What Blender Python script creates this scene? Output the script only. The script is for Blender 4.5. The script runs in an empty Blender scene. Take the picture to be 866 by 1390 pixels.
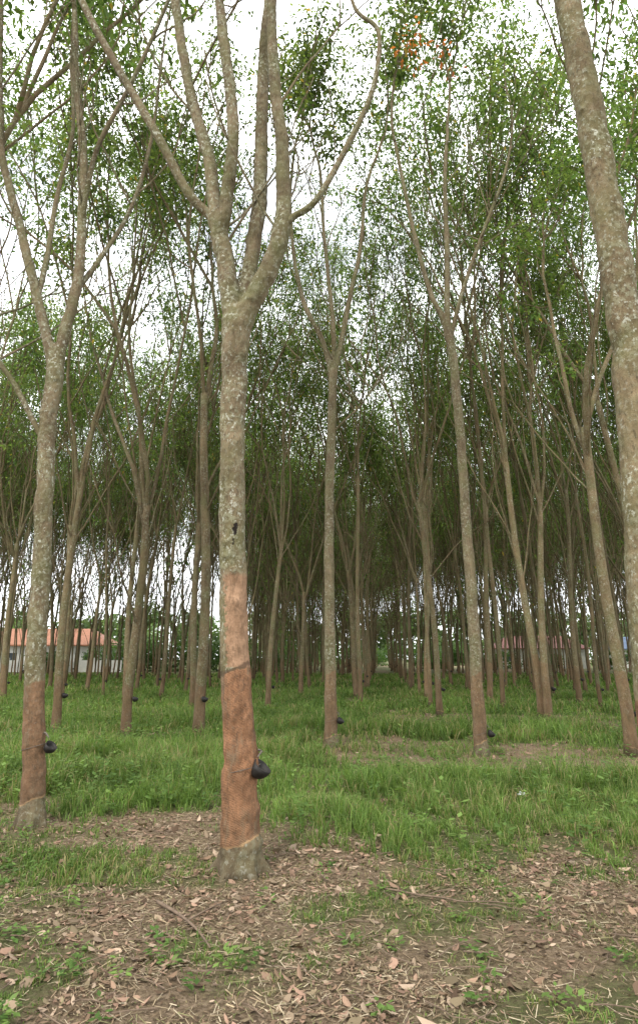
import bpy, math, random
import numpy as np
from mathutils import Vector, noise as mnoise

scene = bpy.context.scene
rad = math.radians
COL = scene.collection

# ------------------------------------------------------------------ helpers
def link(o, parent=None):
    COL.objects.link(o)
    if parent: o.parent = parent
    return o

def vnoise(x, y, seed=0.0):
    x = np.asarray(x, float); y = np.asarray(y, float)
    xi = np.floor(x); yi = np.floor(y); fx = x-xi; fy = y-yi
    def h(a, b):
        v = np.sin(a*127.1+b*311.7+seed*74.7)*43758.5453
        return v-np.floor(v)
    u = fx*fx*(3-2*fx); w = fy*fy*(3-2*fy)
    return (h(xi, yi)*(1-u)+h(xi+1, yi)*u)*(1-w)+(h(xi, yi+1)*(1-u)+h(xi+1, yi+1)*u)*w

def fbm(x, y, seed=0.0, o=3):
    s = 0; a = .5; t = 0
    for i in range(o):
        s = s+a*vnoise(x*2**i, y*2**i, seed+i*3.1); t += a; a *= .5
    return s/t

def sstep(a, b, x):
    t = np.clip((x-a)/(b-a), 0, 1); return t*t*(3-2*t)

def np_mesh(name, verts, faces_k, cols=None, k=4, mats=(), smooth=False):
    me = bpy.data.meshes.new(name)
    nv = len(verts); nf = len(faces_k)
    me.vertices.add(nv); me.vertices.foreach_set("co", np.asarray(verts, np.float32).ravel())
    me.loops.add(nf*k); me.loops.foreach_set("vertex_index", np.asarray(faces_k, np.int32).ravel())
    me.polygons.add(nf); me.polygons.foreach_set("loop_start", np.arange(0, nf*k, k, dtype=np.int32))
    try: me.polygons.foreach_set("loop_total", np.full(nf, k, np.int32))
    except Exception: pass
    me.update(calc_edges=True)
    if cols is not None:
        a = me.attributes.new("col", 'FLOAT_COLOR', 'POINT')
        c = np.ones((nv, 4), np.float32); c[:, :3] = cols
        a.data.foreach_set("color", c.ravel())
    for m in mats: me.materials.append(m)
    if smooth: me.polygons.foreach_set("use_smooth", np.ones(nf, bool))
    return me

# ------------------------------------------------------------------ node helpers
class NT:
    def __init__(s, mat):
        mat.use_nodes = True
        s.t = mat.node_tree; s.n = s.t.nodes; s.l = s.t.links
        s.n.clear()
    def node(s, typ, **kw):
        nd = s.n.new(typ)
        for k, v in kw.items(): setattr(nd, k, v)
        return nd
    def set(s, sock, v):
        if isinstance(v, bpy.types.NodeSocket): s.l.new(v, sock)
        else: sock.default_value = v
    def math(s, op, a, b=0.0, clamp=False):
        nd = s.node("ShaderNodeMath", operation=op, use_clamp=clamp)
        s.set(nd.inputs[0], a); s.set(nd.inputs[1], b); return nd.outputs[0]
    def mr(s, v, a, b, c=0.0, d=1.0):
        nd = s.node("ShaderNodeMapRange"); nd.clamp = True
        s.set(nd.inputs[0], v); s.set(nd.inputs[1], a); s.set(nd.inputs[2], b); s.set(nd.inputs[3], c); s.set(nd.inputs[4], d)
        return nd.outputs[0]
    def mix(s, f, a, b, blend='MIX'):
        nd = s.node("ShaderNodeMix", data_type='RGBA', blend_type=blend)
        s.set(nd.inputs[0], f)
        for i, v in ((6, a), (7, b)):
            if isinstance(v, tuple) and len(v) == 3: v = (*v, 1)
            s.set(nd.inputs[i], v)
        return nd.outputs[2]
    def noise(s, vec, scale, detail=4, rough=.55, dist=0.0):
        nd = s.node("ShaderNodeTexNoise"); s.l.new(vec, nd.inputs["Vector"])
        nd.inputs["Scale"].default_value = scale; nd.inputs["Detail"].default_value = detail
        nd.inputs["Roughness"].default_value = rough; nd.inputs["Distortion"].default_value = dist
        return nd.outputs["Fac"]
    def scale(s, vec, sc):
        nd = s.node("ShaderNodeMapping"); s.l.new(vec, nd.inputs[0]); nd.inputs["Scale"].default_value = sc
        return nd.outputs[0]
    def out(s, shader):
        o = s.node("ShaderNodeOutputMaterial"); s.l.new(shader, o.inputs[0])
    def princ(s, col, rough=.9, bump=None, bstr=.3, bdist=.01, spec=.3):
        p = s.node("ShaderNodeBsdfPrincipled"); s.set(p.inputs["Base Color"], (*col, 1) if isinstance(col, tuple) and len(col) == 3 else col)
        s.set(p.inputs["Roughness"], rough); p.inputs["Specular IOR Level"].default_value = spec
        if bump is not None:
            b = s.node("ShaderNodeBump"); b.inputs["Strength"].default_value = bstr; b.inputs["Distance"].default_value = bdist
            s.l.new(bump, b.inputs["Height"]); s.l.new(b.outputs[0], p.inputs["Normal"])
        return p.outputs[0]

def bark_mat(name, zlo=.2, zhi=1.3, slope=.3, tap=(.2, .105, .058), tapf=.9, upper=None, scar=None, randomize=False, tint=(1, 1, 1), lich=1.0):
    m = bpy.data.materials.new(name); t = NT(m)
    tc = t.node("ShaderNodeTexCoord"); ob = tc.outputs["Object"]
    sep = t.node("ShaderNodeSeparateXYZ"); t.l.new(ob, sep.inputs[0])
    z = sep.outputs[2]; x = sep.outputs[0]
    v1 = t.scale(ob, (1, 1, .35))
    nA = t.noise(v1, 5, 5, .6)
    nB = t.noise(ob, 22, 6, .7)
    nC = t.noise(t.scale(ob, (1, 1, .8)), 34, 4, .65)
    nD = t.noise(ob, 2.2, 3)
    c = t.mix(t.mr(nA, .35, .68), tuple(a*b for a, b in zip((.088, .066, .038), tint)), tuple(a*b for a, b in zip((.205, .158, .096), tint)))
    nE = t.noise(t.scale(ob, (1, 1, .3)), 60, 4, .7)
    c = t.mix(t.mr(nE, .52, .68, 0, .7), c, (.035, .026, .018))
    c = t.mix(t.mr(t.noise(ob, 3.3, 3), .42, .66, 0, .6), c, (.115, .12, .05))
    lm = t.math('MULTIPLY', t.mr(nB, .5, .57), t.mr(nD, .38, .58, .2, 1))
    c = t.mix(t.math('MULTIPLY', lm, .6*lich), c, (.25, .25, .165))
    lm2 = t.math('MULTIPLY', t.mr(nC, .57, .62), t.mr(nD, .4, .6, .15, 1))
    c = t.mix(t.math('MULTIPLY', lm2, .75*lich), c, (.43, .44, .36))
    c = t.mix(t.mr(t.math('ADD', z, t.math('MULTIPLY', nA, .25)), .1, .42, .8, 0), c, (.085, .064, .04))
    # tapped panel
    ze = t.math('ADD', z, t.math('MULTIPLY', x, slope))
    ze = t.math('ADD', ze, t.mr(t.noise(ob, 9, 2), .3, .7, -.025, .025))
    if randomize:
        oi = t.node("ShaderNodeObjectInfo")
        hi = t.math('ADD', zhi, t.math('MULTIPLY', oi.outputs["Random"], .8))
    else: hi = zhi
    tm = t.math('MULTIPLY', t.mr(ze, zlo-.008, zlo+.008), t.math('SUBTRACT', 1.0, t.mr(t.math('SUBTRACT', ze, hi), -.015, .015)))
    wv = t.node("ShaderNodeTexWave", wave_type='BANDS', bands_direction='Z')
    rot = t.node("ShaderNodeMapping"); t.l.new(ob, rot.inputs[0]); rot.inputs["Rotation"].default_value = (0, -math.atan(slope), 0)
    t.l.new(rot.outputs[0], wv.inputs["Vector"]); wv.inputs["Scale"].default_value = 30; wv.inputs["Distortion"].default_value = 5
    wv.inputs["Detail"].default_value = 4; wv.inputs["Detail Scale"].default_value = 1.5; wv.inputs["Detail Roughness"].default_value = .7
    tn = t.noise(t.scale(ob, (1, 1, .5)), 9, 6, .7)
    tcx = t.mix(t.mr(tn, .34, .64), tuple(a*.5 for a in tap), tuple(min(1, a*1.4) for a in tap))
    tcx = t.mix(t.mr(wv.outputs["Fac"], 0, .5, .25, 0), tcx, tuple(a*.4 for a in tap))
    tcx = t.mix(t.mr(t.noise(ob, 34, 5, .7), .5, .62, 0, .55), tcx, (.085, .055, .036))
    tcx = t.mix(t.mr(t.noise(t.scale(ob, (1, 1, .3)), 8, 6, .75), .53, .62, 0, .7), tcx, (.18, .14, .09))
    tcx = t.mix(t.mr(t.noise(t.scale(ob, (1, 1, .12)), 30, 4, .7), .55, .66, 0, .5), tcx, (.06, .04, .028))
    tcx = t.mix(t.mr(z, zlo, zlo+.55, .35, 0), tcx, (.13, .085, .048))
    c = t.mix(t.math('MULTIPLY', tm, tapf), c, tcx)
    cut = t.math('MULTIPLY', t.mr(ze, zlo-.012, zlo), t.math('SUBTRACT', 1.0, t.mr(ze, zlo+.008, zlo+.016)))
    c = t.mix(t.math('MULTIPLY', cut, t.mr(nA, .4, .6, .1, .8)), c, (.38, .25, .13))
    if upper:
        z0, z1, xs = upper
        um = t.math('MULTIPLY', t.mr(z, z0-.01, z0+.01), t.math('SUBTRACT', 1.0, t.mr(t.math('ADD', z, t.math('MULTIPLY', nA, .15)), z1, z1+.04)))
        xe = t.math('ADD', x, t.mr(nB, .3, .7, -.04, .04))
        xe = t.math('ADD', xe, t.mr(z, z0, z1, -.03, .03))
        um = t.math('MULTIPLY', um, t.mr(xe, xs-.006, xs+.006))
        uc = t.mix(t.mr(t.noise(t.scale(ob, (1, 1, .5)), 14, 5, .7), .3, .7), (.20, .12, .07), (.38, .24, .15))
        uc = t.mix(t.mr(nE, .5, .65, 0, .55), uc, (.12, .08, .05))
        c = t.mix(um, c, uc)
        gap = t.math('MULTIPLY', t.mr(ze, zhi-.012, zhi), t.math('SUBTRACT', 1.0, t.mr(ze, zhi+.012, zhi+.025)))
        c = t.mix(t.math('MULTIPLY', gap, .7), c, (.06, .038, .025))
    if scar:
        for s in scar:
            d = t.node("ShaderNodeVectorMath", operation='DISTANCE')
            mp = t.node("ShaderNodeMapping"); t.l.new(ob, mp.inputs[0]); mp.inputs["Scale"].default_value = (1.6, 1, .6)
            t.l.new(mp.outputs[0], d.inputs[0]); d.inputs[1].default_value = (s[0]*1.6, s[1], s[2]*.6)
            dm = t.mr(t.math('ADD', d.outputs["Value"], t.mr(nB, .3, .7, -.02, .02)), s[3], s[3]+.01, 1, 0)
            c = t.mix(dm, c, (.018, .014, .011))
    if randomize:
        hv = t.node("ShaderNodeHueSaturation"); t.l.new(c, hv.inputs["Color"])
        t.l.new(t.mr(oi.outputs["Random"], 0, 1, .75, 1.25), hv.inputs["Value"]); c = hv.outputs[0]
    bh = t.math('ADD', nB, t.math('MULTIPLY', nE, .9))
    bh = t.math('ADD', bh, t.math('MULTIPLY', t.math('MULTIPLY', wv.outputs["Fac"], tm), .2))
    t.out(t.princ(c, .9, bh, .9, .014, .15))
    return m

def leaf_mat(name, trans=.45, gloss=.45, tb=1.6, spec=.35):
    m = bpy.data.materials.new(name); t = NT(m)
    a = t.node("ShaderNodeAttribute", attribute_name="col")
    oi = t.node("ShaderNodeObjectInfo")
    hv = t.node("ShaderNodeHueSaturation"); t.l.new(a.outputs["Color"], hv.inputs["Color"])
    t.l.new(t.mr(oi.outputs["Random"], 0, 1, .8, 1.25), hv.inputs["Value"])
    t.l.new(t.mr(oi.outputs["Random"], 0, 1, .488, .507), hv.inputs["Hue"])
    p = t.princ(hv.outputs[0], gloss, spec=spec)
    tr = t.node("ShaderNodeBsdfTranslucent")
    t.l.new(t.mix(1.0, hv.outputs[0], (tb, tb*1.05, tb*.6, 1), 'MULTIPLY'), tr.inputs[0])
    mx = t.node("ShaderNodeMixShader"); mx.inputs[0].default_value = trans
    t.l.new(p, mx.inputs[1]); t.l.new(tr.outputs[0], mx.inputs[2]); t.out(mx.outputs[0])
    return m

def plain_mat(name, col, rough=.8, nscale=8, var=.3, bump=.2):
    m = bpy.data.materials.new(name); t = NT(m)
    ob = t.node("ShaderNodeTexCoord").outputs["Object"]
    n = t.noise(ob, nscale, 5, .6)
    c = t.mix(t.mr(n, .3, .7), tuple(a*(1-var) for a in col), tuple(min(1, a*(1+var*.5)) for a in col))
    t.out(t.princ(c, rough, n, bump, .01)); return m

M_leaf = leaf_mat("rubber_leaf", .48, .42, 2.0)
M_grass = leaf_mat("grass_blade", .38, .55, 1.5, .2)
M_litter = leaf_mat("dead_leaf", .1, .8, 1.2, .15)
M_cup = plain_mat("cup_black", (.02, .018, .016), .6, 30, .5, .5)
M_wire = plain_mat("wire", (.12, .1, .08), .5, 20)
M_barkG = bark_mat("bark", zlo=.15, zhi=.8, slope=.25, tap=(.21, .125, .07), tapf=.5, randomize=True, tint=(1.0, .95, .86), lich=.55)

# ------------------------------------------------------------------ wood building
def catmull(P, n=4):
    P = np.asarray(P, float); Q = np.vstack([2*P[0]-P[1], P, 2*P[-1]-P[-2]]); out = []
    for i in range(1, len(Q)-2):
        p0, p1, p2, p3 = Q[i-1:i+3]
        for k in range(n):
            t = k/n
            out.append(.5*((2*p1)+(-p0+p2)*t+(2*p0-5*p1+4*p2-p3)*t*t+(-p0+3*p1-3*p2+p3)*t**3))
    out.append(P[-1]); return np.array(out)

def tube(V, F, pts, rr, sides, cap=True):
    pts = np.asarray(pts, float); n = len(pts); base = len(V)
    tang = np.gradient(pts, axis=0); tang /= np.linalg.norm(tang, axis=1)[:, None]+1e-9
    ref = np.array([1., 0, 0]) if abs(tang[0][0]) < .8 else np.array([0, 1., 0])
    u = ref-tang[0]*ref.dot(tang[0]); u /= np.linalg.norm(u)
    ang = 2*np.pi*np.arange(sides)/sides; ca = np.cos(ang)[:, None]; sa = np.sin(ang)[:, None]
    for i in range(n):
        u = u-tang[i]*u.dot(tang[i]); u /= np.linalg.norm(u); w = np.cross(tang[i], u)
        V.extend(map(tuple, pts[i]+rr[i]*(ca*u+sa*w)))
    for i in range(n-1):
        for s in range(sides):
            a = base+i*sides+s; b = base+i*sides+(s+1) % sides
            F.append((a, b, b+sides, a+sides))
    if cap:
        F.append(tuple(base+s for s in range(sides-1, -1, -1)))
        F.append(tuple(base+(n-1)*sides+s for s in range(sides)))

def rotdir(R, d, ang, az):
    d = d/np.linalg.norm(d)
    ref = np.array([0, 0, 1.]) if abs(d[2]) < .9 else np.array([1., 0, 0])
    a = np.cross(d, ref); a /= np.linalg.norm(a); b = np.cross(d, a)
    return d*math.cos(ang)+(a*math.cos(az)+b*math.sin(az))*math.sin(ang)

def grow(R, start, d, L, r, lvl, out, tips, maxl=4):
    n = 6; p = np.array(start, float); d = np.array(d, float)/np.linalg.norm(d); pts = [p.copy()]
    for i in range(n):
        d = d+np.array([R.gauss(0, .075), R.gauss(0, .075), R.gauss(.05, .04)]); d /= np.linalg.norm(d)
        p = p+d*L/n; pts.append(p.copy())
    out.append((np.array(pts), np.linspace(r, r*.66, n+1), lvl))
    if lvl >= maxl-1: tips.append((np.array(pts), lvl))
    if lvl >= maxl: return
    k = 3 if R.random() < .34 else 2
    az0 = R.uniform(0, 6.28)
    for i in range(k):
        az = az0+i*6.28/k+R.uniform(-.4, .4); ang = rad(R.uniform(12, 28)) if i else rad(R.uniform(4, 14))
        nd = rotdir(R, d, ang, az)
        if nd[2] < .4: nd[2] = .4
        grow(R, pts[-1]-d*r*.5, nd, L*R.uniform(.66, .86), r*(.64 if i else .72), lvl+1, out, tips, maxl)
    if R.random() < .8:
        j = R.randint(2, n-1)
        nd = rotdir(R, d, rad(R.uniform(25, 48)), R.uniform(0, 6.28)); nd[2] = max(nd[2], .35)
        o2 = []; t2 = []
        grow(R, pts[j], nd, L*R.uniform(.4, .65), r*.38, max(lvl+1, maxl-1), o2, t2, maxl)
        out += o2
        if lvl > 1 or R.random() < .3: tips += t2

def leaves(rs, tips, per_tip=13, leaflets=7, spread=.27, size=.115, special=None, dens=1.0, bright=1.0):
    C = []
    for pts, lvl in tips:
        k = rs.poisson(per_tip*(1.0 if lvl >= 4 else .3)*dens)
        if k == 0: continue
        t = rs.uniform(.1, 1.1, k)*(len(pts)-1); i = np.clip(t.astype(int), 0, len(pts)-2); f = (t-i)[:, None]
        C.append(pts[i]*(1-f)+pts[i+1]*f+rs.normal(0, spread, (k, 3)))
    C = np.vstack(C); nc = len(C)
    shade = rs.uniform(.45, 1.45, nc)*bright
    hue = rs.uniform(0, 1, nc)
    sp = np.zeros(nc, bool)
    if special is not None:
        sp = (np.linalg.norm(C-np.array(special[:3]), axis=1) < special[3]) & (rs.uniform(0, 1, nc) < .5)
    idx = np.repeat(np.arange(nc), leaflets); n = len(idx)
    az = rs.uniform(0, 2*np.pi, n); el = rs.uniform(-1.1, .3, n)
    D = np.stack([np.cos(az)*np.cos(el), np.sin(az)*np.cos(el), np.sin(el)], 1)
    S = np.stack([-np.sin(az), np.cos(az), rs.normal(0, .35, n)], 1); S /= np.linalg.norm(S, axis=1)[:, None]
    L = (size*rs.uniform(.7, 1.3, n))[:, None]; W = L*rs.uniform(.19, .28, n)[:, None]
    B = C[idx]+D*L*rs.uniform(.3, 1.3, n)[:, None]+rs.normal(0, .055, (n, 3))
    droop = np.zeros((n, 3)); droop[:, 2] = -.18
    v = np.stack([B, B+D*L*.5+S*W, B+D*L+droop*L, B+D*L*.5-S*W], 1).reshape(-1, 3)
    f = np.arange(n*4).reshape(-1, 4)
    h = hue[idx][:, None]; s = (shade[idx]*rs.uniform(.8, 1.2, n))[:, None]
    c = (np.array([.052, .095, .028])*(1-h)+np.array([.118, .156, .048])*h)*s
    c[sp[idx]] = np.array([.42, .15, .045])
    yl = rs.uniform(0, 1, n) < .012; c[yl] = np.array([.3, .22, .05])
    return v, f, np.repeat(c, 4, axis=0)

def cup_geom(V, F, c, r, tilt=(0, 0)):
    prof = [(.0, -.95), (.4, -.88), (.75, -.55), (.95, -.05), (1.0, .45), (.9, .45), (.8, .0), (.5, -.45), (0.0, -.6)]
    S = 14; base = len(V)
    cx, sx = math.cos(tilt[0]), math.sin(tilt[0]); cy, sy = math.cos(tilt[1]), math.sin(tilt[1])
    for pi, (a, b) in enumerate(prof):
        for s in range(S):
            t = 2*math.pi*s/S; w = 1+.06*math.sin(3*t+1)+.03*math.sin(5*t)
            x, y, z = a*r*w*math.cos(t), a*r*w*math.sin(t), b*r
            y, z = y*cx-z*sx, y*sx+z*cx; x, z = x*cy+z*sy, -x*sy+z*cy
            V.append((c[0]+x, c[1]+y, c[2]+z))
    for i in range(len(prof)-1):
        for s in range(S):
            a = base+i*S+s; b = base+i*S+(s+1) % S
            F.append((a, b, b+S, a+S))

def generic_mesh(name, seed, fork, height, lean=(0, 0), dens=1.0, cup=True, lowleaf=False, far=False):
    R = random.Random(seed); rs = np.random.RandomState(seed)
    out = []; tips = []
    n = 9; r0 = R.uniform(.085, .112)
    P = []; ph = R.uniform(0, 6)
    for i in range(n+1):
        z = fork*i/n
        P.append((lean[0]*z/fork+.06*math.sin(z*.8+ph)*min(1, z), lean[1]*z/fork+.06*math.cos(z*.7+ph)*min(1, z), z-(.1 if i == 0 else 0)))
    P = np.array(P)
    P = catmull(P, 2); rr = np.interp(P[:, 2], [0, .12, .4, fork], [r0*1.4, r0*1.2, r0, r0*.72])
    out.append((P, rr, 0))
    k = R.choice([2, 3, 3, 4]); az0 = R.uniform(0, 6.28); L = (height-fork)*.35
    d0 = P[-1]-P[-3]
    for i in range(k):
        nd = rotdir(R, d0, rad(R.uniform(7, 22)), az0+i*6.28/k+R.uniform(-.4, .4))
        off = P[-1]-d0/np.linalg.norm(d0)*R.uniform(0.05, .9 if i else .1)
        grow(R, off, nd, L*R.uniform(.9, 1.15), r0*R.uniform(.42, .6), 1, out, tips)
    for q in range(R.choice([2, 3, 4])):
        j = R.randint(8, len(P)-2); nd = rotdir(R, np.array([0, 0, 1.]), rad(R.uniform(18, 42)), R.uniform(0, 6.28))
        o2 = []; t2 = []; grow(R, P[j], nd, R.uniform(1.4, 2.8), .024, 3, o2, t2); out += o2
        if lowleaf and q == 0: tips += t2
    V = []; F = []
    for pts, r, lvl in out:
        tube(V, F, pts, r, ((8, 5, 4, 3, 3) if far else (12, 8, 6, 4, 3))[min(lvl, 4)], cap=(lvl == 0))
    nw = len(F)
    if cup:
        cup_geom(V, F, (r0+.05+lean[0]*.1, -.02, .72), .06, (0, rad(20)))
    if far: lv, lf, lc = leaves(rs, tips, per_tip=8, leaflets=4, size=.20, dens=dens, spread=.36, bright=1.1)
    else: lv, lf, lc = leaves(rs, tips, per_tip=14, leaflets=7, size=.118, dens=dens)
    nV = len(V)
    V = np.array(V)
    me = bpy.data.meshes.new(name)
    tot = [len(f) for f in F]; loops = np.concatenate([np.concatenate([np.array(f) for f in F]), (lf+nV).ravel()]).astype(np.int32)
    tot = np.array(tot+[4]*len(lf), np.int32); start = np.concatenate([[0], np.cumsum(tot)[:-1]]).astype(np.int32)
    allv = np.vstack([V, lv]).astype(np.float32)
    me.vertices.add(len(allv)); me.vertices.foreach_set("co", allv.ravel())
    me.loops.add(len(loops)); me.loops.foreach_set("vertex_index", loops)
    me.polygons.add(len(tot)); me.polygons.foreach_set("loop_start", start)
    try: me.polygons.foreach_set("loop_total", tot)
    except Exception: pass
    mi = np.zeros(len(tot), np.int32); mi[nw:len(F)] = 1; mi[len(F):] = 2
    sm = np.ones(len(tot), bool); sm[len(F):] = False
    me.update(calc_edges=True)
    for m in (M_barkG, M_cup, M_leaf): me.materials.append(m)
    me.polygons.foreach_set("material_index", mi); me.polygons.foreach_set("use_smooth", sm)
    a = me.attributes.new("col", 'FLOAT_COLOR', 'POINT'); c = np.ones((len(allv), 4), np.float32)
    c[:nV, :3] = .2; c[nV:, :3] = lc; a.data.foreach_set("color", c.ravel())
    me.update(); return me

# hero tree -----------------------------------------------------------------
def hero(base, limbs, mat, seed, ends, cup=None, voxel=.017, special=None, dens=1.0, roots=True, sidetwigs=6, twigleaf=True):
    R = random.Random(seed); rs = np.random.RandomState(seed)
    bx, by = base
    root = bpy.data.objects.new("rubber_tree", None); link(root); root.location = (bx, by, 0); root.empty_display_size = .3
    V = []; F = []; V2 = []; F2 = []; tips = []; out = []
    polys = []
    for pts, rr in limbs:
        P = np.array([(p[0]-bx, p[2], p[1]) for p in pts], float)
        n = 5
        Q = catmull(P, n)
        rq = np.interp(np.arange(len(Q))/n, np.arange(len(rr)), rr)
        jit = np.array([[R.gauss(0, 1), R.gauss(0, 1), 0] for _ in Q])*rq[:, None]*.045
        Q = Q+jit
        rq = rq*(1+np.array([R.gauss(0, .02) for _ in Q]))
        polys.append((Q, rq))
        thick = rq.min() > .034
        tube(V if thick else V2, F if thick else F2, Q, rq, 20 if thick else 8, cap=True)
    if roots:
        r0 = limbs[0][1][0]
        for i in range(6):
            a = i*1.05+R.uniform(-.3, .3); c, s = math.cos(a), math.sin(a); L = r0*R.uniform(1.15, 1.5)
            Q = catmull([(c*r0*.4, s*r0*.4, .2), (c*r0*.8, s*r0*.8, .05), (c*L, s*L, -.06)], 5)
            tube(V, F, Q, np.linspace(r0*.33, r0*.2, len(Q)), 10)
    for (Q, rq) in polys[1:]:
        for _ in range(2):
            j = R.randint(2, len(Q)-3); a = R.uniform(0, 6.28)
            if rq[j] > .04:
                c0 = Q[j]+np.array([math.cos(a), math.sin(a), 0])*rq[j]*.55
                tube(V, F, [c0-np.array([0, 0, .05]), c0, c0+np.array([0, 0, .05])], [rq[j]*.3, rq[j]*.62, rq[j]*.3], 10)
    Q, rq = polys[0]
    for _ in range(5):
        j = R.randint(len(Q)//2, len(Q)-4); a = R.uniform(3.6, 5.8); d = np.array([math.cos(a), math.sin(a), .2])
        tube(V, F, [Q[j]+d*rq[j]*.6, Q[j]+d*rq[j]*1.0, Q[j]+d*rq[j]*1.14], [rq[j]*.36, rq[j]*.28, rq[j]*.18], 10)
    for li, lvl, L in ends:
        Q, rq = polys[li]; d = Q[-1]-Q[-4]; d = d/np.linalg.norm(d)
        grow(R, Q[-1]-d*.05, d+np.array([0, 0, .25]), L, rq[-1]*.95, lvl, out, tips)
    for k in range(sidetwigs):
        Q, rq = polys[R.randint(1, len(polys)-1)]; j = R.randint(len(Q)//2, len(Q)-2)
        nd = rotdir(R, np.array([0, 0, 1.]), rad(R.uniform(25, 50)), R.uniform(0, 6.28))
        t2 = []
        grow(R, Q[j], nd, R.uniform(.9, 1.8), .015, 3, out, t2)
        if twigleaf: tips += t2
    for pts, r, lvl in out: tube(V2, F2, catmull(pts, 2), np.interp(np.linspace(0, 1, 2*len(pts)-1), np.linspace(0, 1, len(r)), r), (10, 9, 7, 5, 4)[min(lvl, 4)], cap=True)
    me = bpy.data.meshes.new("tmp"); me.from_pydata(V, [], F); me.update()
    o = bpy.data.objects.new("tmp", me); link(o)
    md = o.modifiers.new("r", 'REMESH'); md.mode = 'VOXEL'; md.voxel_size = voxel
    ms = o.modifiers.new("s", 'SMOOTH'); ms.factor = .6; ms.iterations = 5
    dg = bpy.context.evaluated_depsgraph_get(); dg.update()
    m2 = bpy.data.meshes.new_from_object(o.evaluated_get(dg)); bpy.data.objects.remove(o)
    nv = len(m2.vertices); co = np.empty(nv*3, np.float32); m2.vertices.foreach_get("co", co); co = co.reshape(-1, 3)
    no = np.empty(nv*3, np.float32); m2.vertices.foreach_get("normal", no); no = no.reshape(-1, 3)
    dsp = np.array([mnoise.noise(Vector((c[0]*7, c[1]*7, c[2]*3.2)))*.007+mnoise.noise(Vector((c[0]*26, c[1]*26, c[2]*17)))*.007 for c in co.tolist()], np.float32)
    co = co+no*dsp[:, None]; m2.vertices.foreach_set("co", co.ravel())
    m2.materials.clear(); m2.materials.append(mat)
    m2.polygons.foreach_set("use_smooth", np.ones(len(m2.polygons), bool)); m2.update()
    m2.name = "trunk"
    link(bpy.data.objects.new("trunk", m2), root)
    if F2:
        m3 = bpy.data.meshes.new("branches"); m3.from_pydata(V2, [], F2); m3.materials.append(mat)
        m3.polygons.foreach_set("use_smooth", np.ones(len(m3.polygons), bool)); m3.update()
        link(bpy.data.objects.new("branches", m3), root)
    if tips:
        sp = None
        if special: sp = (special[0]-bx, special[1]-by, special[2], special[3])
        lv, lf, lc = leaves(rs, tips, special=sp, dens=dens)
        link(bpy.data.objects.new("foliage", np_mesh("foliage", lv, lf, lc, 4, (M_leaf,))), root)
    if cup:
        cx, cy, cz, cr = cup
        V = []; F = []; cup_geom(V, F, (cx, cy, cz), cr, (rad(12), rad(38)))
        cm = bpy.data.meshes.new("latex_cup"); cm.from_pydata(V, [], F); cm.materials.append(M_cup)
        cm.polygons.foreach_set("use_smooth", np.ones(len(cm.polygons), bool))
        link(bpy.data.objects.new("latex_cup", cm), root)
        V = []; F = []
        Q, rq = polys[0]; j = int(np.argmin(abs(Q[:, 2]-cz))); c0 = Q[j]; rr = rq[j]*1.05
        ring = [(c0[0]+rr*math.cos(a), c0[1]+rr*math.sin(a), cz+.03*math.cos(a)) for a in np.linspace(0, 2*math.pi, 25)]
        tube(V, F, ring, [.0025]*25, 5, cap=False)
        tube(V, F, [(c0[0]+rr*.9, c0[1]-.02, cz), (cx-cr*.3, cy-cr*.5, cz-.02), (cx, cy-cr*.9, cz)], [.003]*3, 5, cap=False)
        tube(V, F, [(c0[0]+rr*.85, c0[1]-.02, cz+.13), (c0[0]+rr*1.05, c0[1]-.02, cz+.12), (cx-.02, cy, cz+.085)], [.01, .009, .005], 6)
        wm = bpy.data.meshes.new("wire_holder"); wm.from_pydata(V, [], F); wm.materials.append(M_wire)
        link(bpy.data.objects.new("wire_holder", wm), root)
    return root

# ------------------------------------------------------------------ row 1: three big trunks
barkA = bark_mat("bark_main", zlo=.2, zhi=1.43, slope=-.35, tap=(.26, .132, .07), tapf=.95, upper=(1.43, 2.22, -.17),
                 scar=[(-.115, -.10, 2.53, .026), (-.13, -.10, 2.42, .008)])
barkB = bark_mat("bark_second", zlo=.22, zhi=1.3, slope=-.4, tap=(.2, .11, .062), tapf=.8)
barkI = bark_mat("bark_lichen", zlo=.2, zhi=1.2, slope=.3, tint=(1.15, 1.15, 1.1))

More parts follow.
